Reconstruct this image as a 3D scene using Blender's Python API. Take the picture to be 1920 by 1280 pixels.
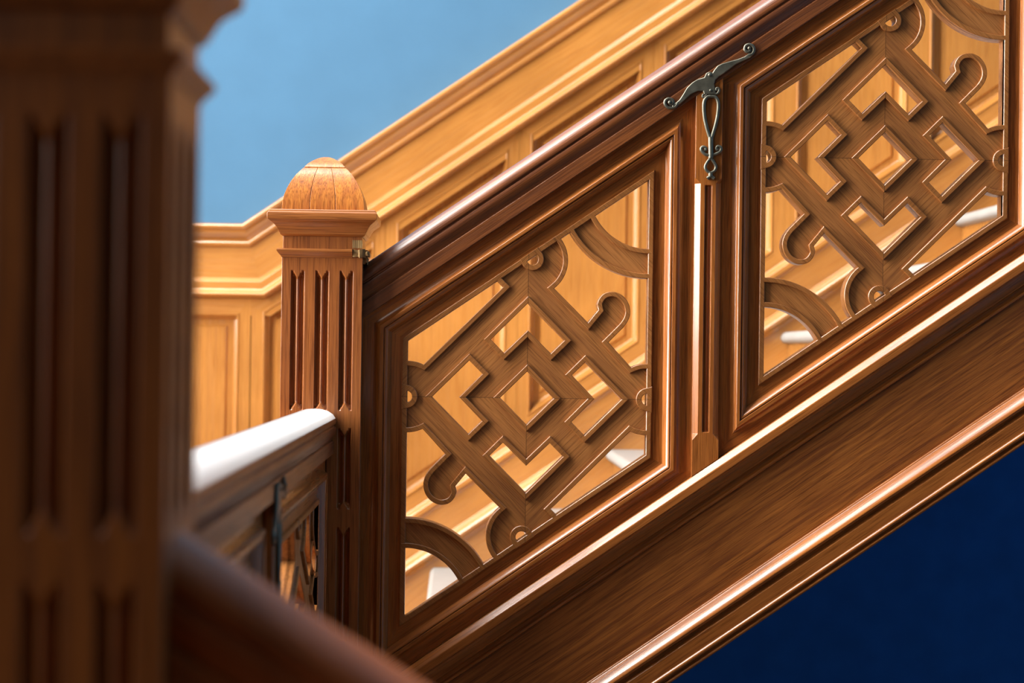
import bpy, bmesh, math, random
from mathutils import Vector, Matrix
from mathutils.geometry import delaunay_2d_cdt
random.seed(4)
for o in list(bpy.data.objects): bpy.data.objects.remove(o)
S = bpy.context.scene
COL = S.collection
ZO = 2.72                      # height of the camera above the hall floor
# ------------------------------------------------------------------ camera
F = 3900.; VX, VY = 856., 666.; ROLL = math.radians(.75)
_c, _s = math.cos(ROLL), math.sin(ROLL)
_qx = _c*(VX-960)+_s*(VY-640); _qy = -_s*(VX-960)+_c*(VY-640)
YAW = math.atan2(-_qx, F); PIT = math.atan2(_qy, math.hypot(F, _qx))
FW = Vector((math.sin(YAW)*math.cos(PIT), math.cos(YAW)*math.cos(PIT), math.sin(PIT)))
_r0 = Vector((math.cos(YAW), -math.sin(YAW), 0)); _u0 = _r0.cross(FW)
RT = _r0*_c+_u0*_s; UP = -_r0*_s+_u0*_c
cam_d = bpy.data.cameras.new('camera'); cam = bpy.data.objects.new('camera', cam_d); COL.objects.link(cam)
cam_d.sensor_width = 36; cam_d.lens = F/1920*36; cam_d.clip_start = .05; cam_d.clip_end = 60
m3 = Matrix((RT, UP, -FW)).transposed()
cam.matrix_world = Matrix.Translation((0, 0, ZO)) @ m3.to_4x4()
cam_d.dof.use_dof = True; cam_d.dof.focus_distance = 3.9; cam_d.dof.aperture_fstop = 4.4
S.camera = cam

def at(px, py, Y):
    """survey helper: a point of the photograph on the vertical plane at depth Y -> x, z (z relative to eye level)"""
    d = FW+RT*((px-960)/F)-UP*((py-640)/F)
    return d.x/d.y*Y, d.z/d.y*Y

# ------------------------------------------------------------------ world, light, exposure
S.view_settings.view_transform = 'Standard'; S.view_settings.look = 'None'
S.view_settings.gamma = 1; S.view_settings.exposure = 0.0
w = bpy.data.worlds.new('world'); S.world = w; w.use_nodes = True
bg = w.node_tree.nodes['Background']; bg.inputs[0].default_value = (1, .93, .85, 1); bg.inputs[1].default_value = .015
def area(name, loc, rot, sx, sy, power, col):
    l = bpy.data.lights.new(name, 'AREA'); l.shape = 'RECTANGLE'; l.size = sx; l.size_y = sy
    l.energy = power; l.color = col
    o = bpy.data.objects.new(name, l); COL.objects.link(o); o.location = (loc[0], loc[1], loc[2]+ZO)
    o.rotation_euler = rot; return o
LIGHTS = []
# daylight entering the tall windows of the left wall (light planes sit in the window openings, facing +X)
WINS = [(2.45, 3.95, .1, 6.9), (5.15, 5.95, .1, 6.9), (.0, .95, .1, 2.4)]     # y0 y1 z0 z1; last window added to brighten the foreground post
PW = [880, 290, 27]
for i, (y0, y1, z0, z1) in enumerate(WINS):
    area('window_daylight', (-2.64, (y0+y1)/2, (z0+z1)/2), (0, math.radians(-90), 0), z1-z0, y1-y0, PW[i], (1, .97, .92))
# unseen skylight over the landing side, added to whiten the ledge bevels
area('skylight_added', (-1.55, 3.5, 7.1), (0, 0, 0), 1.7, 1.5, 200, (.97, .98, 1))
# added fill lamp on the camera's side of the well, high to the left
area('hall_fill', (-1.3, -.9, 1.2), (math.radians(62), 0, math.radians(-26)), .9, .9, 1.5, (1, .9, .78))

# ------------------------------------------------------------------ mesh helpers
class MB:
    def __init__(s): s.v = []; s.f = []; s.mi = []
    def add(s, vs, fs, mi=0):
        b = len(s.v); s.v += [tuple(p) for p in vs]
        for f in fs: s.f.append(tuple(b+i for i in f)); s.mi.append(mi)
        return s
    def box(s, a, b, mi=0):
        (x0, y0, z0), (x1, y1, z1) = a, b
        vs = [(x0,y0,z0),(x1,y0,z0),(x1,y1,z0),(x0,y1,z0),(x0,y0,z1),(x1,y0,z1),(x1,y1,z1),(x0,y1,z1)]
        return s.add(vs, [(0,3,2,1),(4,5,6,7),(0,1,5,4),(1,2,6,5),(2,3,7,6),(3,0,4,7)], mi)
    def loft(s, rings, cap=True, closed=True, mis=None):
        n = len(rings[0]); b = len(s.v)
        for r in rings: s.v += [tuple(p) for p in r]
        for i in range(len(rings)-1):
            for j in range(n if closed else n-1):
                k = (j+1) % n
                s.f.append((b+i*n+j, b+i*n+k, b+(i+1)*n+k, b+(i+1)*n+j)); s.mi.append(mis[j] if mis else 0)
        if cap:
            s.f.append(tuple(b+j for j in range(n))[::-1]); s.mi.append(0)
            s.f.append(tuple(b+(len(rings)-1)*n+j for j in range(n))); s.mi.append(0)
        return s

def finish(me, smooth=32):
    bm = bmesh.new(); bm.from_mesh(me)
    bmesh.ops.remove_doubles(bm, verts=bm.verts, dist=1e-6)
    bmesh.ops.recalc_face_normals(bm, faces=bm.faces)
    for f in bm.faces: f.smooth = True
    for e in bm.edges:
        if len(e.link_faces) == 2 and e.calc_face_angle(0) > math.radians(smooth): e.smooth = False
        if len(e.link_faces) != 2: e.smooth = False
    bm.to_mesh(me); bm.free()

def empty(name, loc, label=None, cat=None, group=None, kind=None, rz=0):
    o = bpy.data.objects.new(name, None); COL.objects.link(o); o.empty_display_size = .05
    o.location = (loc[0], loc[1], loc[2]+ZO); o.rotation_euler = (0, 0, rz)
    tag(o, label, cat, group, kind); return o
def tag(o, label=None, cat=None, group=None, kind=None):
    if label: o['label'] = label
    if cat: o['category'] = cat
    if group: o['group'] = group
    if kind: o['kind'] = kind
    return o
def root_of(o):
    while o.parent: o = o.parent
    return o
def build(mb, name, mats, parent=None, bevel=0, local=False, smooth=32, loc=(0, 0, 0)):
    """mesh in eye-relative coordinates; made local to the thing's base"""
    me = bpy.data.meshes.new(name)
    off = Vector((0, 0, 0))
    if not local:
        off = (root_of(parent).location-Vector((0, 0, ZO))) if parent else Vector(loc)
    me.from_pydata([tuple(Vector(p)-off) for p in mb.v], [], mb.f)
    mats = mats if isinstance(mats, (list, tuple)) else [mats]
    for m in mats: me.materials.append(m)
    for p, i in zip(me.polygons, mb.mi): p.material_index = min(i, len(mats)-1)
    finish(me, smooth)
    return link(me, name, parent, bevel, None if parent else loc)
def link(me, name, parent, bevel=0, loc=None, wn=True):
    o = bpy.data.objects.new(name, me); COL.objects.link(o)
    if parent: o.parent = parent
    else: o.location = (loc[0], loc[1], loc[2]+ZO)
    if bevel:
        b = o.modifiers.new('bevel', 'BEVEL'); b.width = bevel; b.segments = 2; b.limit_method = 'ANGLE'
        b.angle_limit = math.radians(28); b.harden_normals = False
    if wn:
        q = o.modifiers.new('weighted', 'WEIGHTED_NORMAL'); q.keep_sharp = True; q.weight = 60
    return o
def copy_tree(o, parent=None):
    c = o.copy(); COL.objects.link(c)
    if parent: c.parent = parent
    for ch in list(o.children): copy_tree(ch, c)
    return c

def inside(p, x, y):
    c = False; n = len(p); j = n-1
    for i in range(n):
        if (p[i][1] > y) != (p[j][1] > y) and x < (p[j][0]-p[i][0])*(y-p[i][1])/(p[j][1]-p[i][1])+p[i][0]: c = not c
        j = i
    return c
def curve_mesh(polys, y_front, y_back, bev=.0009):
    """filled outline (first = outer, the rest = holes) with thickness and a small arris bevel; x right / y up; front faces -Y"""
    P = []
    for i, p in enumerate(polys):
        p = dedupe(list(p), 2e-5)
        if area2(p) < 0: p = p[::-1]
        q = offset(p, -bev if i == 0 else bev, 2e-5)
        P.append((p, q))
    mb = MB()
    for lev, y in ((1, y_front), (0, y_back)):
        pts = []; ed = []
        for t in P:
            b0_ = len(pts); n = len(t[lev]); pts += t[lev]; ed += [(b0_+i, b0_+(i+1) % n) for i in range(n)]
        vs, es, fs, ov, oe, of = delaunay_2d_cdt([Vector(p) for p in pts], ed, [], 0, 1e-7)
        keep = []
        for f in fs:
            cx = sum(vs[i].x for i in f)/len(f); cy = sum(vs[i].y for i in f)/len(f)
            if inside(P[0][lev], cx, cy) and not any(inside(t[lev], cx, cy) for t in P[1:]): keep.append(f)
        mb.add([(v.x, y, v.y) for v in vs], keep)
    for p, q in P:
        mb.loft([[(x, y_front, z) for x, z in q], [(x, y_front+bev, z) for x, z in p], [(x, y_back, z) for x, z in p]], cap=False)
    me = bpy.data.meshes.new('t'); me.from_pydata(mb.v, [], mb.f); return me
def join_meshes(ms, name, mat):
    bm = bmesh.new()
    for m in ms: bm.from_mesh(m); bpy.data.meshes.remove(m)
    for f in bm.faces: f.material_index = 0
    me = bpy.data.meshes.new(name); bm.to_mesh(me); bm.free()
    me.materials.clear(); me.materials.append(mat); finish(me, 40); return me
def area2(p): return sum(p[i][0]*p[(i+1) % len(p)][1]-p[(i+1) % len(p)][0]*p[i][1] for i in range(len(p)))/2
def dedupe(p, e=.3):
    r = []
    for q in p:
        if not r or math.dist(q, r[-1]) > e: r.append(q)
    if math.dist(r[0], r[-1]) <= e: r.pop()
    return r
def offset(p, d, e=.3):
    p = dedupe(p, e)
    if area2(p) < 0: p = p[::-1]
    n = len(p); out = []
    for i in range(n):
        a, b, c = Vector(p[i-1]), Vector(p[i]), Vector(p[(i+1) % n])
        e1 = (b-a).normalized(); e2 = (c-b).normalized()
        n1 = Vector((e1.y, -e1.x)); n2 = Vector((e2.y, -e2.x))
        m = n1+n2; den = 1+n1.dot(n2)
        if den < .25: m = m/ .25
        else: m = m/den
        out.append(tuple(b+m*d))
    return out

# ------------------------------------------------------------------ materials
K = .687; AK = math.atan(K); CK = 1/math.cos(AK)
def lerp(a, b, t): return tuple(x+(y-x)*t for x, y in zip(a, b))
def wood(name, base, dark, grain='Z', rough=.27, scale=1., coat=.4, bump=.25, lattice=False, pores=.62, sheen=0, contrast=1., spec=.5):
    m = bpy.data.materials.new(name); m.use_nodes = True; nt = m.node_tree; N = nt.nodes; L = nt.links
    b = N['Principled BSDF']; tc = N.new('ShaderNodeTexCoord')
    src = tc.outputs['Object']
    if lattice:      # boards mitred round the diamond: grain follows each board
        sx = N.new('ShaderNodeSeparateXYZ'); L.new(src, sx.inputs[0])
        def mth(op, a, b_=None):
            n = N.new('ShaderNodeMath'); n.operation = op
            for i, q in enumerate((a, b_)):
                if q is None: continue
                if isinstance(q, (int, float)): n.inputs[i].default_value = q
                else: L.new(q, n.inputs[i])
            return n.outputs[0]
        ax, az = mth('ABSOLUTE', sx.outputs[0]), mth('ABSOLUTE', sx.outputs[2])
        al, ac = mth('SUBTRACT', ax, az), mth('ADD', ax, az)
        q = mth('ADD', mth('MULTIPLY', mth('SIGN', sx.outputs[0]), 1.7), mth('MULTIPLY', mth('SIGN', sx.outputs[2]), 3.1))
        ac2 = mth('ADD', ac, q)
        cb = N.new('ShaderNodeCombineXYZ'); L.new(al, cb.inputs[0]); L.new(ac2, cb.inputs[1]); L.new(sx.outputs[1], cb.inputs[2])
        vec = cb.outputs[0]
        seam = mth('MINIMUM', ax, mth('ADD', az, mth('MULTIPLY', mth('LESS_THAN', ax, .128), .0)))
        seam = mth('LESS_THAN', seam, .0004)
    else:
        vr = N.new('ShaderNodeVectorRotate')
        if grain == 'Y': vr.rotation_type = 'Z_AXIS'; vr.inputs['Angle'].default_value = -math.pi/2
        else:
            vr.rotation_type = 'Y_AXIS'
            vr.inputs['Angle'].default_value = {'X': 0, 'Z': math.pi/2, 'RAKE': AK, 'DOWN': -AK}[grain]
        L.new(src, vr.inputs['Vector']); vec = vr.outputs[0]
    def noise(sc, detail, dist=0, r=.55):
        mp = N.new('ShaderNodeMapping'); mp.inputs['Scale'].default_value = sc; L.new(vec, mp.inputs[0])
        n = N.new('ShaderNodeTexNoise'); n.inputs['Scale'].default_value = 1; n.inputs['Detail'].default_value = detail
        n.inputs['Distortion'].default_value = dist; n.inputs['Roughness'].default_value = r
        L.new(mp.outputs[0], n.inputs['Vector']); return n.outputs['Fac']
    n1 = noise((2.6*scale, 95*scale, 95*scale), 5, .5)
    n2 = noise((14*scale, 420*scale, 420*scale), 2)
    n3 = noise((3, 3, 3), 3)
    r1 = N.new('ShaderNodeValToRGB'); e = r1.color_ramp.elements
    mid = tuple((x+y)/2 for x, y in zip(base, dark))
    e[0].position = .5-.17/contrast; e[0].color = (*lerp(mid, dark, .8*contrast if contrast < 1.2 else 1), 1)
    e[1].position = .5+.17/contrast; e[1].color = (*base, 1)
    L.new(n1, r1.inputs[0])
    r2 = N.new('ShaderNodeValToRGB'); r2.color_ramp.elements[0].position = .34; r2.color_ramp.elements[0].color = (pores, pores*.92, pores*.84, 1)
    r2.color_ramp.elements[1].position = .52; r2.color_ramp.elements[1].color = (1, 1, 1, 1); L.new(n2, r2.inputs[0])
    mx = N.new('ShaderNodeMix'); mx.data_type = 'RGBA'; mx.blend_type = 'MULTIPLY'; mx.inputs[0].default_value = 1
    L.new(r1.outputs[0], mx.inputs[6]); L.new(r2.outputs[0], mx.inputs[7])
    r3 = N.new('ShaderNodeValToRGB'); r3.color_ramp.elements[0].position = .3; r3.color_ramp.elements[0].color = (.8, .76, .72, 1)
    r3.color_ramp.elements[1].position = .7; r3.color_ramp.elements[1].color = (1.12, 1.1, 1.05, 1); L.new(n3, r3.inputs[0])
    m2 = N.new('ShaderNodeMix'); m2.data_type = 'RGBA'; m2.blend_type = 'MULTIPLY'; m2.inputs[0].default_value = 1
    L.new(mx.outputs[2], m2.inputs[6]); L.new(r3.outputs[0], m2.inputs[7])
    if lattice:
        m4 = N.new('ShaderNodeMix'); m4.data_type = 'RGBA'; m4.inputs[7].default_value = (*[c*.25 for c in dark], 1)
        L.new(seam, m4.inputs[0]); L.new(m2.outputs[2], m4.inputs[6]); m2 = m4
    L.new(m2.outputs[2], b.inputs['Base Color'])
    rr = N.new('ShaderNodeMapRange'); L.new(n1, rr.inputs[0]); rr.inputs[1].default_value = .3; rr.inputs[2].default_value = .7
    rr.inputs[3].default_value = rough+.08; rr.inputs[4].default_value = rough-.05; L.new(rr.outputs[0], b.inputs['Roughness'])
    b.inputs['Coat Weight'].default_value = coat; b.inputs['Coat Roughness'].default_value = max(.08, rough*.55)
    b.inputs['Specular IOR Level'].default_value = spec
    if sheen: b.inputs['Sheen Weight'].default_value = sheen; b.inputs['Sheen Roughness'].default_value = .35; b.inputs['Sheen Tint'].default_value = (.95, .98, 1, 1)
    bp = N.new('ShaderNodeBump'); bp.inputs['Strength'].default_value = bump; bp.inputs['Distance'].default_value = .0006
    L.new(n2, bp.inputs['Height']); L.new(bp.outputs[0], b.inputs['Normal'])
    return m
def plain(name, col, rough=.6, metal=0, nscale=0, var=.15, bump=0, spec=.5):
    m = bpy.data.materials.new(name); m.use_nodes = True; nt = m.node_tree; N = nt.nodes; L = nt.links
    b = N['Principled BSDF']; b.inputs['Base Color'].default_value = (*col, 1); b.inputs['Roughness'].default_value = rough
    b.inputs['Metallic'].default_value = metal; b.inputs['Specular IOR Level'].default_value = spec
    if nscale:
        tc = N.new('ShaderNodeTexCoord'); n = N.new('ShaderNodeTexNoise'); n.inputs['Scale'].default_value = nscale; n.inputs['Detail'].default_value = 4
        L.new(tc.outputs['Object'], n.inputs['Vector'])
        r = N.new('ShaderNodeValToRGB'); r.color_ramp.elements[0].position = .3; r.color_ramp.elements[1].position = .7
        r.color_ramp.elements[0].color = (*[c*(1-var) for c in col], 1); r.color_ramp.elements[1].color = (*[min(1, c*(1+var)) for c in col], 1)
        L.new(n.outputs['Fac'], r.inputs[0]); L.new(r.outputs[0], b.inputs['Base Color'])
        if bump:
            bp = N.new('ShaderNodeBump'); bp.inputs['Strength'].default_value = bump; bp.inputs['Distance'].default_value = .001
            L.new(n.outputs['Fac'], bp.inputs['Height']); L.new(bp.outputs[0], b.inputs['Normal'])
    return m
BR, BD = (.48, .162, .035), (.35, .108, .022)
W = dict(
    frame_z=wood('brown_wood_upright', BR, BD, 'Z'), frame_r=wood('brown_wood_raking', BR, BD, 'RAKE'),
    frame_x=wood('brown_wood_level', BR, BD, 'X'), frame_d=wood('brown_wood_descending', BR, BD, 'DOWN'),
    lattice=wood('brown_wood_mitred', (.50, .205, .058), (.34, .125, .034), lattice=True, rough=.4, coat=.2),
    fillet=wood('brown_wood_fillet', (.44, .175, .05), (.32, .12, .03), lattice=True, rough=.36, coat=.3),
    rail_r=wood('mahogany_raking', (.24, .075, .02), (.12, .034, .011), 'RAKE', rough=.38, coat=.45, sheen=.06, bump=.6, spec=.6),
    rail_x=wood('mahogany_level', (.20, .045, .018), (.10, .02, .01), 'X', rough=.27, coat=.5),
    rail_d=wood('mahogany_descending', (.60, .15, .025), (.38, .08, .014), 'DOWN', rough=.42, coat=.1),
    board=wood('string_board_wood', (.50, .172, .036), (.25, .075, .017), 'RAKE', rough=.36, scale=1.3, contrast=1.2, bump=.5, coat=.2),
    newel=wood('newel_wood', (.40, .135, .034), (.28, .085, .02), 'Z', rough=.33),
    newel_dark=wood('newel_wood_dark', (.43, .13, .024), (.27, .075, .014), 'Z', rough=.38),
    cornice=wood('newel_cornice_wood', (.44, .155, .036), (.28, .09, .02), 'X', rough=.36),
    finial=wood('finial_wood', (.62, .23, .045), (.42, .13, .022), 'Z', rough=.36, contrast=1.3, bump=.5),
    gold_x=wood('golden_oak_level', (.50, .222, .052), (.44, .187, .043), 'X', rough=.25, scale=.8, contrast=.6, coat=1, pores=.86),
    gold_r=wood('golden_oak_raking', (.50, .222, .052), (.44, .187, .043), 'RAKE', rough=.25, scale=.8, contrast=.6, coat=1, pores=.86),
    gold_z=wood('golden_oak_upright', (.50, .222, .052), (.44, .187, .043), 'Z', rough=.25, scale=.8, contrast=.6, coat=1, pores=.86),
    raw=wood('bare_split_wood', (.50, .33, .13), (.30, .17, .06), 'Z', rough=.75, coat=0, bump=1),
    tread=plain('pale_grey_tread', (.36, .36, .345), .38, 0, 18, .06),
    iron=plain('aged_bronze', (.155, .15, .115), .42, .7, 60, .3, .2),
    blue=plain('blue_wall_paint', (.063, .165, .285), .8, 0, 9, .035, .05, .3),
    blue_shaded=plain('blue_wall_shaded', (.014, .12, .40), .85, 0, 14, .08, .05, .2),  # wall blue with the shade under the flight put into the colour
    white=plain('off_white_paint', (.4, .39, .37), .6, 0, 5, .04),
    floor=wood('landing_floor_wood', (.42, .2, .07), (.28, .12, .04), 'Y', rough=.4),
)
# ------------------------------------------------------------------ survey of the main balustrade plane
Y0 = 3.9
CX, CZ = at(988, 746, Y0)            # centre of the first diamond
PITCH = .6695
def zl(X): return CZ+K*(X-CX)       # centre line of the raking balustrade
NX = -.2505                          # newel axis

def rake(profile, x0, x1, y0=Y0, zf=zl, k=K):
    """profile: (h, w) in mm, h towards the viewer, w vertical offset from the line; swept along the slope"""
    mb = MB(); mb.loft([[(x, y0-h/1000, zf(x)+w_/1000) for h, w_ in profile] for x in (x0, x1)]); return mb

# ------------------------------------------------------------------ lattice outline (mm, panel-local)
def circ(c, r, a0, a1, n=18): return [(c[0]+r*math.cos(math.radians(a0+(a1-a0)*i/n)), c[1]+r*math.sin(math.radians(a0+(a1-a0)*i/n))) for i in range(n+1)]
def cl(c, r, m_, b_):   # circle with line v = m u + b
    A = 1+m_*m_; B = 2*(m_*(b_-c[1])-c[0]); C_ = c[0]**2+(b_-c[1])**2-r*r
    D = math.sqrt(max(0, B*B-4*A*C_)); return sorted([((-B-D)/2/A, m_*(-B-D)/2/A+b_), ((-B+D)/2/A, m_*(-B+D)/2/A+b_)])
def ang(c, p): return math.degrees(math.atan2(p[1]-c[1], p[0]-c[0]))
def catmull(p, n=5):
    out = []
    for i in range(len(p)-1):
        a = p[max(0, i-1)]; b = p[i]; c = p[i+1]; d = p[min(len(p)-1, i+2)]
        for j in range(n):
            t = j/n
            out.append(tuple(.5*((2*b[q])+(-a[q]+c[q])*t+(2*a[q]-5*b[q]+4*c[q]-d[q])*t*t+(-a[q]+3*b[q]-3*c[q]+d[q])*t**3) for q in (0, 1)))
    return out+[p[-1]]
HW, HH = 224.5, 258.5
def holes(k, level=False):
    ro, ri, vc = (170, 114, k*HW+243) if not level else (118, 68, k*HW+240)
    H = []
    H.append([(0, 50), (50, 0), (0, -50), (-50, 0)])
    ch = [(0, 178), (69, 109), (44, 84), (0, 127), (-44, 84), (-69, 109)]
    for q in range(4):
        a = q*math.pi/2; H.append([(x*math.cos(a)-y*math.sin(a), x*math.sin(a)+y*math.cos(a)) for x, y in ch])
    T = (7 if not level else 0, k*7+254); R = (HW, 0); LF = (-HW, 0); rc = 67
    top = (k, HH)
    half = []
    # upper left triangle
    pL = cl(LF, rc, 1, 255)[1]
    half.append([(-HW, -k*HW+HH), (-58, -58*k+HH), (-47, 208)]+circ(LF, rc, ang(LF, pL), 90, 8))
    # upper right field with the hooked scroll
    a = cl(T, rc, *top)[1]; C2 = (HW, vc); b = cl(C2, ro, *top)[0]
    G = [a, b]+circ(C2, ro, ang(C2, b) % 360, 270, 26)
    pR = cl(R, rc, -1, 255)[0]
    G += circ(R, rc, 90, ang(R, pR), 8)
    hook_px = [(320,990),(420,888),(450,842),(463,790),(452,732),(420,685),(375,658),(330,652),(285,666),(254,700),(240,740)]
    hook = [(1050+x/3.556-988, 745-(360+y/3.556)) for x, y in hook_px]
    G += [hook[0]]+catmull(hook[1:], 5)+[(1050+250/3.556-988, 745-360-775/3.556), (113, 143)]
    pT = cl(T, rc, -1, 255)[1]
    aT = ang(T, pT); aA = ang(T, a)
    G += circ(T, rc, aT, aA, 18)
    half.append(G)
    # corner beyond the quarter ring
    b2 = cl(C2, ri, *top)[0]
    half.append([(HW, k*HW+HH)]+circ(C2, ri, 270, ang(C2, b2) % 360, 20))
    # little rings on the frame
    rings = [circ((-HW-2, 0), 11, -80, 80, 14)]
    e1, e2 = cl((T[0], T[1]+2), 11, *top)
    rings.append(circ((T[0], T[1]+2), 11, ang((T[0], T[1]+2), e1) % 360, 360+ang((T[0], T[1]+2), e2), 16) if e1 != e2 else circ(T, 10, 180, 360, 16))
    neg = lambda p: [(-x, -y) for x, y in p]
    H += half+[neg(p) for p in half]
    return H, rings+[neg(p) for p in rings]
def para(k, d, hw=HW, hh=HH, l=None, r=None, kk=None):
    c = math.sqrt(1+k*k)
    return [(-(hw+d), -k*(hw+d)-hh-d*c), (hw+d, k*(hw+d)-hh-d*c), (hw+d, k*(hw+d)+hh+d*c), (-(hw+d), -k*(hw+d)+hh+d*c)]

def balustrade_panel(root, k, left, right, up, dn, mats, sx=1., sy=1., level=False):
    """root-local: x right, -y towards the viewer, z up. left/right/up/dn = outer limits in mm"""
    H, rings = holes(k, level)
    tr = lambda p, s=1000: [(x*sx/s, y*sy/s) for x, y in p]
    hw, hh = HW*sx, HH*sy
    H = [tr(p, 1) for p in H]; rings = [tr(p, 1) for p in rings]
    mm = lambda p: [(x/1000, y/1000) for x, y in p]
    me = curve_mesh([mm(para(k, 8.6, hw, hh))]+[mm(p) for p in H+rings], .0055, .040)
    me.materials.clear(); me.materials.append(mats['lattice']); finish(me, 40); me.name = 'lattice'
    lat = link(me, 'lattice', root)
    ms = []
    for p in H: ms.append(curve_mesh([mm(offset(p, 9.3)), mm(dedupe(p))], 0, .012, .0011))
    for p in rings: ms.append(curve_mesh([mm(offset(p, 10.5)), mm(dedupe(p))], -.0004, .012, .0011))
    ms.append(curve_mesh([mm(para(k, 9.6, hw, hh)), mm(para(k, 0, hw, hh))], .0002, .012, .0011))
    link(join_meshes(ms, 'fillet', mats['fillet']), 'fillet', root)
    prof = [(8.4, -5.45), (30.6, -5.45), (31, -4.5), (33, -1), (36, 3.5), (39.5, 7.5), (42, 9), (43, 9), (43.4, 5), (44.6, 5), (45, 10), (46, 10.8), (51.5, 10.8), (53, 9.5), (55, 5), (58, 2), (62, .4), (64, 0)]
    mb = MB()
    mb.loft([[(x/1000, -h/1000, y/1000) for x, y in para(k, d, hw, hh)] for d, h in prof], cap=False, mis=[1, 0, 1, 0])
    build(mb, 'moulding', [mats['z'], mats['r']], root, 0, local=True, smooth=40)
    outer = [(-left, -k*left-dn), (right, k*right-dn), (right, k*right+up), (-left, -k*left+up)]
    mb = MB()
    ins = para(k, 63.5, hw, hh); inb = para(k, 31.5, hw, hh)
    mb.loft([[(x/1000, 0, y/1000) for x, y in ins], [(x/1000, 0, y/1000) for x, y in outer],
             [(x/1000, .045, y/1000) for x, y in outer], [(x/1000, .045, y/1000) for x, y in inb],
             [(x/1000, .004, y/1000) for x, y in inb]], cap=False, mis=[1, 0, 1, 0])
    build(mb, 'frame', [mats['z'], mats['r']], root, 0, local=True, smooth=30)

MR = dict(lattice=W['lattice'], fillet=W['fillet'], z=W['frame_z'], r=W['frame_r'])
MX = dict(lattice=W['lattice'], fillet=W['fillet'], z=W['frame_z'], r=W['frame_x'])
p1 = empty('balustrade_panel', (CX, Y0, CZ), 'lower openwork panel of interlaced wooden diamonds, between the newel post and the pilaster', 'stair panel', 'openwork panels of the rising balustrade')
balustrade_panel(p1, K, (CX-(NX+.0745))*1000, PITCH*500, 358, 356, MR)
p2 = empty('balustrade_panel', (CX+PITCH, Y0, CZ+K*PITCH), 'upper openwork panel of interlaced wooden diamonds, right of the pilaster and bracket', 'stair panel', 'openwork panels of the rising balustrade')
balustrade_panel(p2, K, PITCH*500, PITCH*500, 358, 356, MR)

# ------------------------------------------------------------------ pilaster between the panels
PX = CX+PITCH/2
def pilaster():
    zc = zl(PX)
    t = empty('pilaster', (PX, Y0, zc), 'narrow fluted wooden pilaster between the lower two openwork panels, under the bronze strap', 'pilaster')
    z_top = at(1330, 335, Y0)[1]; z_t2 = z_top-.010; z_b2 = at(1325, 813, Y0)[1]; z_bot = z_b2-.012
    g_top = at(1330, 348, Y0)[1]; g_bot = at(1325, 810, Y0)[1]
    lv = [('T', 0, 0), (z_top, 0, 0), (z_t2, 10.5, 0), (g_top, 10.5, 0), (g_top-.002, 10.5, 6.5), (g_bot+.002, 10.5, 6.5), (g_bot, 10.5, 0), (z_b2, 10.5, 0), (z_bot, 0, 0), ('B', 0, 0)]
    rs = []
    hf = 14.5
    for z, c, g in lv:
        sec = [(-25, -.5), (-25, hf-c*.95), (-25+c, hf), (-6.5, hf), (-5.5, hf-g*.8), (-3.4, hf-g), (-1.8, hf-g*.75), (0, hf-g*.5), (1.8, hf-g*.75), (3.4, hf-g), (5.5, hf-g*.8), (6.5, hf), (25-c, hf), (25, hf-c*.95), (25, -.5)]
        r = []
        for u, h in sec:
            zz = {'T': zc+K*u/1000+.3575, 'B': zc+K*u/1000-.3558}.get(z, z)
            r.append((PX+u/1000, Y0-h/1000, zz))
        rs.append(r)
    mb = MB(); mb.loft(rs); build(mb, 'shaft', W['frame_z'], t, .0007)
    return t
pil = pilaster()

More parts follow.
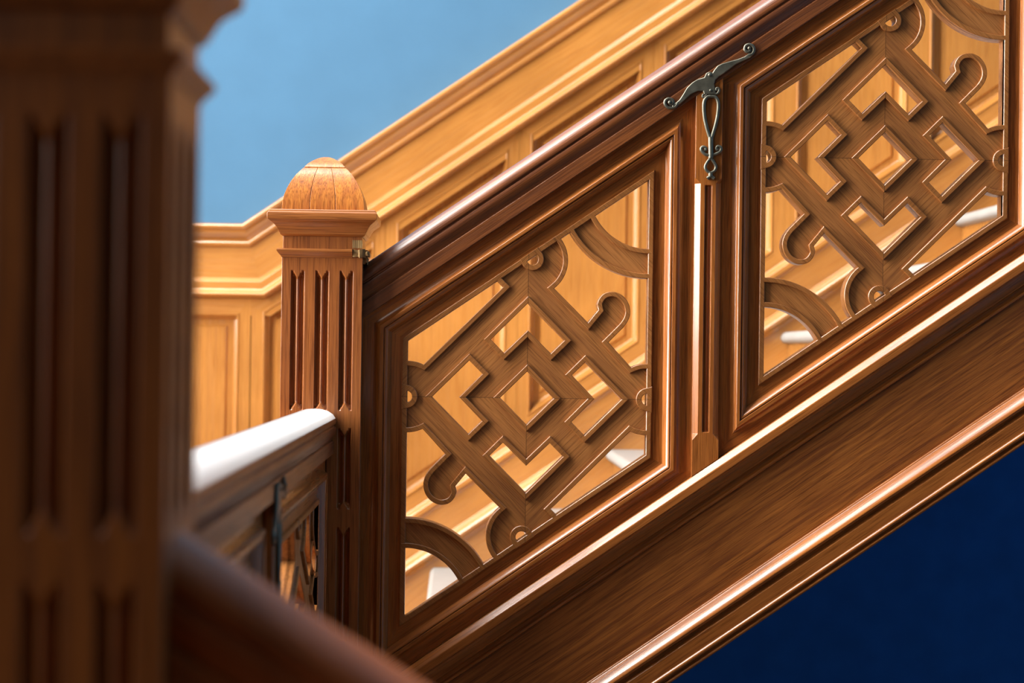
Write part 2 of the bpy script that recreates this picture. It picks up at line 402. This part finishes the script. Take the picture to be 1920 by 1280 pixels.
# ------------------------------------------------------------------ iron bracket
def bracket():
    bx, bz = at(1330, 142, Y0-.0145)
    t = empty('handrail_bracket', (bx, Y0-.0145, bz), 'dark bronze scrolled iron strap fixing the handrail to the fluted pilaster', 'bracket')
    yb = -.0002
    P = lambda x, y: (lambda q: ((q[0]-bx), (q[1]-bz)))(at(1220+x/4, 60+y/4, Y0-.0145))
    wing = [(160,545),(190,530),(215,508),(240,470),(270,420),(310,380),(350,356),(400,342),(415,310),(440,298),(462,306),(478,282),(500,255),(530,240),(590,222),(650,206),(700,187),(735,162),(752,160),
            (765,172),(745,195),(700,216),(640,242),(590,280),(550,310),(510,335),(482,362),(474,392),(482,430),(490,470),(400,470),(392,445),(350,445),(300,470),(250,515),(210,550),(180,570),(158,572)]
    ms = [curve_mesh([[P(*q) for q in wing[::-1]]], yb-.0045, yb, .0012)]
    def tube(pts, r, cyc=False, res=3):
        cu = bpy.data.curves.new('t', 'CURVE'); cu.dimensions = '3D'; cu.bevel_depth = r; cu.bevel_resolution = 3
        sp = cu.splines.new('POLY'); pp = catmull(pts+[pts[0]] if cyc else pts, 4)
        if cyc: pp = pp[:-1]; sp.use_cyclic_u = True
        sp.points.add(len(pp)-1)
        for q, a in zip(sp.points, pp):
            X, Z = P(*a[:2]); q.co = (X, yb-.0028, Z, 1)
        ob = bpy.data.objects.new('t', cu); COL.objects.link(ob)
        dg = bpy.context.evaluated_depsgraph_get(); dg.update()
        me = bpy.data.meshes.new_from_object(ob.evaluated_get(dg)); bpy.data.objects.remove(ob); bpy.data.curves.remove(cu)
        for v in me.vertices: v.co.y = (v.co.y-(yb-.0028))*.85+(yb-.0028)
        return me
    # scroll ends, small curls, teardrop loop, stem, lower loop, foot
    ms.append(tube([(200,535),(185,560),(160,570),(130,568),(108,545),(108,518),(130,502),(158,508),(168,530),(155,545),(140,540)], .0028))
    ms.append(tube([(735,175),(760,165),(774,135),(762,105),(735,95),(710,108),(705,135),(722,150),(742,145),(745,130)], .0028))
    ms.append(tube([(478,470),(500,462),(512,440),(505,422),(490,425),(492,440)], .0022))
    ms.append(tube([(420,470),(400,490),(388,488),(390,472),(402,470)], .0019))
    ms.append(tube([(448,485),(420,492),(400,525),(398,590),(408,670),(428,750),(445,800)], .0033))
    ms.append(tube([(450,485),(485,490),(505,530),(505,590),(492,670),(470,750),(452,800)], .0031))
    ms.append(tube([(449,790),(449,830),(450,900),(450,945)], .0046))
    ms.append(tube([(446,925),(410,920),(382,895),(378,872),(395,862),(412,872),(408,888),(396,886)], .0028))
    ms.append(tube([(454,925),(490,915),(522,893),(526,870),(508,858),(492,868),(495,884),(507,882)], .0028))
    ms.append(tube([(448,945),(425,975),(408,1010),(418,1040),(448,1056),(478,1040),(488,1010),(470,975)], .0027, True))
    ms.append(tube([(448,1056),(448,1085)], .0041))
    ms.append(tube([(424,1100),(448,1084),(474,1100)], .0033))
    link(join_meshes(ms, 'strap', W['iron']), 'strap', t)
    for (x, y, r) in [(142,530,16),(737,124,14),(440,324,15),(447,440,11),(452,903,12)]:
        X, Z = P(x, y); mb = MB(); n = 14; rr = r/4/1000
        rings_ = []
        for i in range(5):
            a = math.pi/2*i/4.0; q = rr*math.cos(a)+1e-5
            rings_.append([(X+q*math.cos(2*math.pi*j/n), yb-.004-rr*.8*math.sin(a), Z+q*math.sin(2*math.pi*j/n)) for j in range(n)])
        mb.loft(rings_); build(mb, 'rivet', W['iron'], t, 0, local=True, smooth=60)
bracket()

# the balustrade goes on past the right edge of the photograph
def go_on(o, n, label, group):
    c = copy_tree(o); c.location.x += PITCH*n; c.location.z += K*PITCH*n
    c['label'] = label; c['group'] = group; o['group'] = group
go_on(p2, 1, 'openwork panel of interlaced wooden diamonds furthest up the rising balustrade', 'openwork panels of the rising balustrade')
go_on(pil, 1, 'upper fluted wooden pilaster at the right-hand end of the second openwork panel', 'fluted pilasters of the rising balustrade')
go_on([o for o in COL.objects if o.name == 'handrail_bracket'][0], 1, 'upper scrolled bronze strap, right of the second openwork panel', 'scrolled iron brackets')
# ------------------------------------------------------------------ handrails
HR = [(0, 459), (14, 458.2), (26, 454), (35, 447), (40, 438), (41.5, 431), (40.5, 426), (37.5, 423.5), (37.5, 421.5), (40, 419), (41, 413), (39.5, 405), (36, 397), (33.5, 391), (33, 388.5), (36.5, 387), (37, 385.5), (37, 358)]
def full_profile(hr, yc=-22.5, sc=1., w0=0):
    right = [(yc+h, (w_-w0)*sc) for h, w_ in hr]; left = [(yc-h, (w_-w0)*sc) for h, w_ in hr[::-1] if h > 0]
    return right+left
hr_t = empty('handrail', (NX+.0745, Y0+.0225, zl(NX+.0745)+.459), 'long dark mahogany handrail rising to the upper right above the openwork panels', 'handrail')
xa, xb = NX+.0735, 2.1
up_ = [p for p in HR if p[1] > 387.5]; lo_ = [(33, 389), (36.5, 387.4), (37, 386), (37, 358)]
build(rake(full_profile(up_), xa, xb), 'grip', W['rail_r'], hr_t, 0, smooth=35)
build(rake(full_profile(lo_), xa, xb), 'fascia', W['rail_r'], hr_t, .0007, smooth=35)

# ------------------------------------------------------------------ newel posts
SHAFT = 74.5
def newel(zs, xc, yc, groups, zbot, label, damaged, mats, group):
    """zs(y) -> z of a feature read at photo row y on the middle post; groups: (top, bottom) of flute sets"""
    t = empty('newel_post', (xc, yc, zbot), label, 'newel post', group)
    half = SHAFT/1000
    side = [(-12.5, 0), (-10.5, 7.5), (-7, 10.5), (-4.4, 9), (-3.5, 5.4), (-2, 3.4), (0, 2.5), (2, 3.6), (3.2, 6), (4.2, 9), (7, 10.5), (10.5, 7.5), (12.5, 0)]
    levels = [zs(480)]
    for a, b in groups:
        levels += [a-.0024*i for i in range(11)]+[b+.0024*i for i in range(10, -1, -1)]
    levels += [zbot]
    def depth(z, g, u):
        """the slots end in pointed horns either side of a V-shaped tongue"""
        for a, b in groups:
            if b <= z <= a:
                lim = min((a-z), (z-b))*1000-17*(1-abs(u)/12.5)
                return max(0, min(g, lim*1.6))
        return 0
    rings = []
    for z in levels:
        r = []
        for q in range(4):
            r.append((-half, -half, q))
            for fc in (-45, 0, 45):
                for u, g in side: r.append(((fc+u)/1000, -half+depth(z, g, u)/1000, q))
        pts = []
        for x, y, q in r:
            a = q*math.pi/2; pts.append((xc+x*math.cos(a)-y*math.sin(a), yc+x*math.sin(a)+y*math.cos(a), z))
        rings.append(pts)
    mb = MB(); mb.loft(rings[::-1]); build(mb, 'shaft', mats[0], t, .0006, smooth=30)
    def sq(lst, crack=False):
        rs = []
        for hwid, y in lst:
            z = zs(y); p = []
            a = hwid/1000
            xs = [-a, a]
            for q in range(4):
                cr = [(-1, 0), (.0, 0)]
                if crack:
                    seq = [-1, -.34, -.33, -.32, .0, .29, .30, .312, .8]
                else: seq = [-1, 0]
                for u in seq:
                    dd = .0018 if (crack and q == 0 and u in (-.33, .30)) else 0
                    an = q*math.pi/2; x_, y_ = u*a, -a+dd
                    p.append((xc+x_*math.cos(an)-y_*math.sin(an), yc+x_*math.sin(an)+y_*math.cos(an), z))
            rs.append(p)
        m_ = MB(); m_.loft(rs[::-1]); return m_
    build(sq([(73, 470), (73, 441)][::-1]), 'neck', mats[1], t, .0006)
    cor = [(74, 443), (77, 441), (79.5, 438.5), (79.5, 436.5), (81, 434.5), (84, 428), (88, 422), (94, 417), (97, 415), (97.5, 413.8), (99.5, 413), (101, 409), (101, 402), (100, 399.5), (98, 398), (98, 396), (96, 394), (70, 393.4)]
    build(sq(cor[::-1]), 'cornice', mats[2], t, .0008)
    fin = [(76, 394.5), (75.8, 388), (75, 378), (72.3, 365), (67.5, 352), (60.5, 338), (52, 325), (44, 316), (39.5, 311.6), (37, 311.2)]
    fo = build(sq(fin[::-1], True), 'finial', mats[3], t, .0006, smooth=28)
    tip = [(37, 311.4), (38.3, 310.2), (37.4, 308.6), (32, 302.5), (24.5, 296.8), (16, 291.8), (9, 288.8), (4, 287.4)]
    build(sq(tip[::-1]), 'finial_tip', mats[3], fo, .0005, smooth=28)
    # collar: mitred strips; the damaged post has lost the front right end of it
    cp = [(-2, 484), (1.2, 482.5), (2, 480), (5, 477), (8, 473.5), (9.5, 471), (9.5, 468.5), (8, 466.4), (-2, 466)]
    mb = MB()
    for q in range(4):
        an = q*math.pi/2
        rs = []
        for s_ in (-1, 1):
            r = []
            for h, y in cp:
                e = half+h/1000
                x_ = s_*e; y_ = -e
                if damaged and q == 0 and s_ > 0: x_ = .0555
                if damaged and q == 1 and s_ < 0: x_ = -.05
                r.append((xc+x_*math.cos(an)-y_*math.sin(an), yc+x_*math.sin(an)+y_*math.cos(an), zs(y)))
            rs.append(r)
        mb.loft(rs)
    co = build(mb, 'collar', mats[2], t, .0006)
    if damaged:
        random.seed(11); mb = MB()
        def shard(x0, x1, y0, y1, za, zb, j):
            def jj(): return random.uniform(-j, j)
            rs = []
            for i in range(6):
                x = x0+(x1-x0)*i/5
                z0_ = zb+jj()*1.2; z1_ = za+jj(); f_ = y0+jj()*1.3+(.0025*(i == 5))
                rs.append([(x+jj(), f_, z0_), (x+jj()*.5, f_-.0012, (z0_+z1_)/2), (x+jj(), f_+jj(), z1_), (x, y1, z1_), (x, y1, z0_)])
            mb.loft(rs)
        shard(xc+.056, xc+.079, yc-half-.0045, yc-half+.004, zs(467), zs(481), .0014)
        shard(xc+.073, xc+.086, yc-half-.001, yc-half+.05, zs(469), zs(479), .0018)
        shard(xc+.0735, xc+.083, yc-half+.01, yc-half+.06, zs(479), zs(492), .002)
        tag(build(mb, 'splintered_end', W['raw'], co, 0, smooth=20), 'broken pale bare wood end of the collar')
        mb = MB(); mb.box((xc+.055, yc-.0735, zs(464)), (xc+.0735, yc-.072, zs(449)))
        tag(build(mb, 'bare_patch', W['raw'], co), 'pale patch of bare wood above the break')
    return t
YN = 3.93; YNF = YN-.0745; SN = F/YNF
zc_mid = lambda y: at(600, y, YNF)[1]
newel(zc_mid, NX, YN, [(zc_mid(504), zc_mid(772)), (zc_mid(799), zc_mid(957)), (zc_mid(985), zc_mid(1330))], -1.35,
      'slender square newel post in focus with fluted faces, domed cap and a broken collar moulding', True,
      (W['newel'], W['newel'], W['cornice'], W['finial']), 'newel posts')
YF = 1.358; YFF = YF-.0745
DZ = zc_mid(763)-at(217, 985, YFF)[1]     # this post stands a little lower
zc_fg = lambda y: zc_mid(y)-DZ
FX = at(84, 640, YFF)[0]
newel(zc_fg, FX, YF, [(zc_fg(504), zc_fg(772)), (zc_fg(796), zc_fg(957)), (zc_fg(985), zc_fg(1330))], -1.35,
      'large blurred newel post in the left foreground, fluted and dark in shadow', False,
      (W['newel_dark'], W['newel_dark'], W['newel_dark'], W['newel_dark']), 'newel posts')

# ------------------------------------------------------------------ level railing on the landing (runs towards the viewer)
LX = -.262; zt = at(592, 766, YNF)[1]
ya, yb_ = YF+.0735, YNF+.001
t = empty('handrail', (LX, (ya+yb_)/2, zt), 'level handrail between the two newel posts, its rounded top shining white', 'handrail')
def lev(profile):
    mb = MB(); mb.loft([[(LX+(h+22.5)/1000, y, zt+(w_-459)*.824/1000) for h, w_ in profile] for y in (yb_, ya)]); return mb
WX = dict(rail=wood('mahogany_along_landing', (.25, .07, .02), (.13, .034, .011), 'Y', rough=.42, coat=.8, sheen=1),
          side=wood('mahogany_along_landing_side', (.25, .08, .024), (.13, .038, .012), 'Y', rough=.42, coat=.4),
          fr=wood('brown_wood_along_landing', (.30, .12, .034), (.17, .06, .017), 'Y'))
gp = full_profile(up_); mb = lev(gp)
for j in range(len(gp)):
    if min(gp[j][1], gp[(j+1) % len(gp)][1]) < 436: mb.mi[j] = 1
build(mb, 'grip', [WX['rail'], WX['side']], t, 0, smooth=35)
build(lev(full_profile(lo_)), 'fascia', WX['side'], t, .0007, smooth=35)
LM = dict(lattice=W['lattice'], fillet=W['fillet'], z=W['frame_z'], r=W['frame_x'])
ztop_open = zt-.083
span = (yb_-ya)/2
SXL = 1.98; SYL = .93
for i in (1, 0):
    yc = ya+span*(i+.5)
    zc = ztop_open-.082-HH*SYL/1000
    nm = ('openwork panel of the level landing railing, seen edge-on beside the newel post', 'openwork panel of the level railing nearer the viewer, just behind the dark foreground newel post')
    r_ = empty('balustrade_panel', (LX+.0225, yc, zc), nm[0] if i else nm[1], 'stair panel', 'openwork panels of the level railing', rz=math.pi/2)
    balustrade_panel(r_, 0, span*500, span*500, HH*SYL+82, HH*SYL+90, LM, SXL, SYL, True)
pr = empty('pilaster', (LX+.0225, ya+span, ztop_open-.32), 'dark narrow pilaster halfway along the level landing railing', 'pilaster')
mb = MB(); mb.box((LX+.022, ya+span-.025, ztop_open-.66), (LX+.037, ya+span+.025, ztop_open-.0005)); build(mb, 'shaft', W['frame_z'], pr, .003)
# its bracket, turned to the well side: copied from the first one
b0 = [o for o in COL.objects if o.name == 'handrail_bracket'][0]
b1 = copy_tree(b0); b1.location = (LX+.037, ya+span, zt-.083+.012+ZO); b1.rotation_euler = (0, 0, math.pi/2)
for ch in b1.children:
    ch.data = ch.data.copy()
    for v in ch.data.vertices:
        if v.co.z > -.02: v.co.z -= K*v.co.x
b1['label'] = 'blurred iron bracket on the pilaster of the level landing railing'
b1['group'] = b0['group'] = 'scrolled iron brackets'
# string under the level railing
mb = MB(); zb = ztop_open-.082-2*HH*SYL/1000-.09
mb.loft([[(LX+x/1000, y, zb+z/1000) for x, z in [(-28, 0), (28, 0), (34, -6), (46, -12), (46, -30), (34, -34), (30, -60), (30, -330), (44, -338), (44, -372), (-28, -372)]] for y in (yb_, ya)])
tag(build(mb, 'landing_edge_beam', WX['fr'], None, .0008, loc=(LX, (ya+yb_)/2, zb-.37)), 'moulded wooden beam edging the landing under the level railing', 'beam')

# ------------------------------------------------------------------ descending rail, front flight
KD = .615
fx0 = FX+.0735; fy = YF; fz0 = at(352, 1001, fy-.03)[1]
zfd = lambda X: fz0-KD*(X-fx0)
t = empty('handrail', (fx0, fy, fz0), 'out of focus reddish handrail descending from the foreground newel post', 'handrail')
xa_, xb_ = fx0-.001, .95
pr_d = [(h, w_-459) for h, w_ in HR]
def dn(profile, a=xa_, b=xb_):
    mb = MB(); mb.loft([[(x, fy-h/1000, zfd(x)+w_/1000) for h, w_ in profile] for x in (a, b)]); return mb
def symm(pr): return [(h, w_) for h, w_ in pr]+[(-h, w_) for h, w_ in pr[::-1] if h > 0]
build(dn(symm([(h, w_-459) for h, w_ in up_])), 'grip', W['rail_d'], t, 0, smooth=35)
build(dn(symm([(h, w_-459) for h, w_ in lo_])), 'fascia', W['rail_d'], t, .0007, smooth=35)
mb = dn(symm([(20, -100), (20, -150), (29, -156), (31, -170), (22, -182), (22, -190)]))
mb2 = dn(symm([(20, -700), (36, -706), (36, -725), (24, -730), (20, -1100)]))
tl = empty('lower_balustrade', (fx0, fy, fz0-.5), 'dark balustrade rails under the blurred descending handrail', 'balustrade')
build(mb, 'top_rail', W['frame_d'], tl, .0008); build(mb2, 'string', W['frame_d'], tl, .0008)
for i in range(7):
    x = fx0+.07+i*.15; mb = MB()
    mb.loft([[(x+a, fy-.014+b, zfd(x+a)-.19+.004) for a, b in ((0, 0), (.03, 0), (.03, .028), (0, .028))], [(x+a, fy-.014+b, zfd(x+a)-.70-.004) for a, b in ((0, 0), (.03, 0), (.03, .028), (0, .028))]])
    build(mb, 'baluster', W['frame_z'], tl, .001)

# ------------------------------------------------------------------ rising flight: string, mouldings, steps
ST = empty('staircase', (NX+.0745, 4.9, zl(NX+.0745)-.72), 'rising flight of stairs with moulded brown wooden string, pale treads and panelled side', 'staircase')
xs0, xs1 = NX+.0735, 2.1
B_ = -45
cap = [(B_, -356.5), (0, -356.5), (13, -356.5), (14.5, -357.5), (25, -369), (26, -371), (26, -387), (24.5, -388.5), (16, -391), (12, -398), (10, -408), (9.5, -416), (5, -417.5), (2, -421), (2, -427), (5, -429), (8, -430.5), (9, -433), (8, -436), (4, -438), (B_, -438)]
build(rake(cap, xs0, xs1), 'string_cap', W['frame_r'], ST, .0008, smooth=30)
brd = [(B_, -436), (3, -436), (3, -618), (B_, -618)]
build(rake(brd, xs0, xs1), 'string_board', W['board'], ST, 0)
sof = [(B_, -612.5), (7, -612.5), (8.5, -614), (9, -616), (10.5, -618), (15, -621.5), (21, -627.5), (27, -634), (29.5, -638.5), (30, -642), (27, -647), (21, -650), (19, -654), (19, -656), (23, -657.5), (26.5, -660.5), (27, -662.5), (27, -690), (28, -691.5), (30, -693.5), (30.5, -696.5), (29, -700), (26, -702.5), (22, -703.5), (22, -706.5), (26.5, -708), (28, -711), (27, -714), (23, -716), (B_, -716)]
build(rake(sof, xs0, xs1), 'soffit_moulding', W['frame_r'], ST, .0006, smooth=35)
YW = 6.02
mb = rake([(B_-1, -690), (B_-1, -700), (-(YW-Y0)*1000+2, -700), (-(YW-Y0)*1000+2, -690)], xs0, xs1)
build(mb, 'soffit', W['blue_shaded'], ST)
tx, tz = at(810, 1063, 5.98); GO = .2505; RI = GO*K
for i in range(-2, 9):
    xn = tx+GO*i; zn = tz+RI*i
    if i == -2 : continue
    mb = MB(); y0_, y1_ = Y0+.046, YW-.0405
    sec = [(xn+GO+.01, 0), (xn+.008, 0), (xn+.002, -.003), (xn-.004, -.010), (xn-.006, -.017), (xn-.004, -.024), (xn+.002, -.031), (xn+.02, -.034), (xn+GO+.01, -.034)]
    mb.loft([[(x, y, zn+z) for x, z in sec] for y in (y0_, y1_)])
    build(mb, 'tread', W['tread'], ST, 0, smooth=40)
    mb = MB(); mb.box((xn+.016, y0_, zn-RI), (xn+.034, y1_, zn-.034)); build(mb, 'riser', W['gold_x'], ST)
# wall string with two mouldings
ZT0 = at(455, 419, YW-.06)[1]; XT0 = at(455, 419, YW-.06)[0]
zt_r = lambda X: ZT0+K*(X-XT0)
def wrake(profile, x0, x1):
    mb = MB(); mb.loft([[(x, YW-h/1000, zt_r(x)+w_/1000) for h, w_ in profile] for x in (x0, x1)]); return mb
wz = lambda py, x: (lambda q: (q[1]-zt_r(q[0]))*1000)(at(x, py, YW-.04))
a2 = wz(969, 759); bb = wz(1069, 759)
# ------------------------------------------------------------------ wall panelling
WP = empty('wall_panelling', (XT0, YW-.02, ZT0-1.45), 'golden oak wall panelling with moulded cap rail following the stairs, under the blue wall', 'panelling')
XL, XR = -2.59, 2.6
ws = [(2, a2+8), (22, a2+8), (24, a2+5), (36, a2-7), (38, a2-10), (38, a2-24), (30, a2-28), (26, a2-40), (26, bb+26), (30, bb+22), (40, bb+18), (50, bb+9), (54, bb), (52, bb-8), (44, bb-14), (32, bb-18), (28, bb-24), (26, bb-30), (26, bb-330), (2, bb-330)]
ws = [(h+14 if h > 10 else h, w_) for h, w_ in ws]
build(wrake(ws, XT0-.02, 2.6), 'wall_string', W['gold_r'], WP, .0006, smooth=35)
def mitre(profile, x0=XL, x1=XR):
    """profile (h, d): d = distance below the cap edge square to the run; level then raking, mitred"""
    profile = [(h+14 if h > 10 else h, d) for h, d in profile]
    mb = MB(); c = math.sqrt(1+K*K)
    st = []
    st.append([(x0, YW-h/1000, ZT0-d/1000) for h, d in profile])
    st.append([(XT0+(c-1)*d/1000/K, YW-h/1000, ZT0-d/1000) for h, d in profile])
    st.append([(x1, YW-h/1000, zt_r(x1)-c*d/1000) for h, d in profile])
    mb.loft(st, cap=True)
    n = len(profile); fi = 0
    for q in range(2):
        for j in range(n): mb.mi[fi] = q; fi += 1
    return mb
u = 1.54
build(mitre([(2, 0), (52, 0), (58, 2*u), (60, 5*u), (59, 8*u), (55, 11*u), (47, 13*u), (46, 15*u), (46, 17*u), (42, 22*u), (34, 27*u), (30, 30*u), (30, 31.5*u), (38, 33*u), (40, 36*u), (38, 40*u), (30, 43*u), (2, 43*u)]), 'cap_rail', [W['gold_x'], W['gold_r']], WP, .0008, smooth=35)
build(mitre([(2, 42*u), (25, 42*u), (25, 101*u), (2, 101*u)]), 'frieze', [W['gold_x'], W['gold_r']], WP)
build(mitre([(2, 138*u), (21.9, 138*u), (21.9, 170*u), (2, 170*u)]), 'top_rail', [W['gold_x'], W['gold_r']], WP)
build(mitre([(2, 100*u), (25, 100*u), (27, 101*u), (38, 107*u), (39, 109*u), (39, 121*u), (41, 122*u), (53, 129*u), (54, 131*u), (53, 133*u), (40, 135*u), (26, 139*u), (2, 139*u)]), 'ledge_moulding', [W['gold_x'], W['gold_r']], WP, .0008, smooth=35)
def panel_cell(px0, px1, level):
    x0, x1 = at(px0, 600, YW-.02)[0], at(px1, 600, YW-.02)[0]
    s0 = x0-.033; s1 = x1+.033
    if level: zz = lambda X: ZT0; top_c, top_o, bot_o, bot_c = -.205, -.256, -1.18, -1.34; kk = 0
    else: zz = zt_r; top_c, top_o, bot_o, bot_c = -.258, -.292, -1.105, -1.16; kk = K
    cc = math.sqrt(1+kk*kk)
    def ring(xa_, xb_, t_, b_, h, i=0):
        xa_ += i; xb_ -= i
        return [(xa_, YW-h, zz(xa_)+b_+i*cc), (xb_, YW-h, zz(xb_)+b_+i*cc), (xb_, YW-h, zz(xb_)+t_-i*cc), (xa_, YW-h, zz(xa_)+t_-i*cc)]
    mb = MB()
    mb.loft([ring(s0, s1, top_c, bot_c, .002), ring(s0, s1, top_c, bot_c, .036), ring(x0, x1, top_o, bot_o, .036), ring(x0, x1, top_o, bot_o, .039, .001), ring(x0, x1, top_o, bot_o, .039, .004),
             ring(x0, x1, top_o, bot_o, .024, .010), ring(x0, x1, top_o, bot_o, .012, .013), ring(x0, x1, top_o, bot_o, .005, .018)], cap=False, mis=[1, 0, 1, 0])
    fo = build(mb, 'stile_frame', [W['gold_z'], W['gold_x' if level else 'gold_r']], WP, smooth=30)
    mb = MB(); mb.loft([ring(x0, x1, top_o, bot_o, .003, .015), ring(x0, x1, top_o, bot_o, .005, .015), ring(x0, x1, top_o, bot_o, .005, .034), ring(x0, x1, top_o, bot_o, .012, .040)])
    build(mb, 'raised_field', W['gold_z'], WP, smooth=20)
for q in ((-1245, -1040), (-997, -792), (-749, -544), (-501, -296), (-253, -48), (-5, 200), (243, 449)): panel_cell(*q, True)
for i in range(9): panel_cell(494+248.3*i, 700+248.3*i, False)
mb = MB(); mb.box((XL, YW-.045, ZT0-1.49), (at(472, 600, YW)[0]+.04, YW-.002, ZT0-1.335)); build(mb, 'skirting', W['gold_x'], WP, .003)

# ------------------------------------------------------------------ room shell
def struct(mb, name, mat): return tag(build(mb, name, mat), kind='structure')
def bx(a, b): return MB().box(a, b)
ZF = ZT0-1.49
struct(bx((-2.8, YW, -ZO), (4.2, YW+.2, 7.2)), 'wall_back', W['blue'])
# the stretch of wall under the flight has the flight's shade in its colour (thin face)
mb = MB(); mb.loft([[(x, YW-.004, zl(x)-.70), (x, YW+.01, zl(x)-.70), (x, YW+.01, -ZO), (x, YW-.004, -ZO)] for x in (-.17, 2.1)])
struct(mb, 'wall_understairs', W['blue_shaded'])
# left wall with two window openings and an added third
mb = MB(); XWL = -2.6
ys = [-1, WINS[2][0], WINS[2][1], WINS[0][0], WINS[0][1], WINS[1][0], WINS[1][1], YW]
for i in (0, 2, 4, 6): mb.box((XWL-.2, ys[i], -ZO), (XWL, ys[i+1], 7.2))
for y0_, y1_, z0_, z1_ in WINS:
    mb.box((XWL-.2, y0_, -ZO), (XWL, y1_, z0_)); mb.box((XWL-.2, y0_, z1_), (XWL, y1_, 7.2))
struct(mb, 'wall_left', W['white'])
for n, (a, b, c, d) in enumerate(WINS):
    mb = MB(); X0, X1 = XWL-.14, XWL-.09
    for q in (((X0, a, c), (X1, a+.06, d)), ((X0, b-.06, c), (X1, b, d)), ((X0, a, c), (X1, b, c+.06)), ((X0, a, d-.06), (X1, b, d)), ((X0, (a+b)/2-.02, c), (X1, (a+b)/2+.02, d)), ((X0, a, c+1.6), (X1, b, c+1.65))): mb.box(*q)
    struct(mb, 'window_%d' % (n+1), W['white'])  # the third frame belongs to the added window
struct(bx((-2.6, YF-.2, ZF-.2), (LX-.03, YW, ZF)), 'floor_landing', W['floor'])
struct(bx((-2.8, -1, -ZO-.1), (4.2, YW+.2, -ZO)), 'floor', W['floor'])
struct(bx((-2.8, -1, 7.2), (4.2, YW+.2, 7.35)), 'ceiling', W['white'])
mb = MB()
for a, b in (((-2.45, 2.7, 7.12), (-.65, 2.78, 7.2)), ((-2.45, 4.22, 7.12), (-.65, 4.3, 7.2)), ((-2.45, 2.7, 7.12), (-2.37, 4.3, 7.2)), ((-.73, 2.7, 7.12), (-.65, 4.3, 7.2))): mb.box(a, b)
struct(mb, 'window_4', W['white'])  # frame of the added skylight
struct(bx((4.0, -1, -ZO), (4.2, YW+.2, 7.2)), 'wall_right', W['blue'])
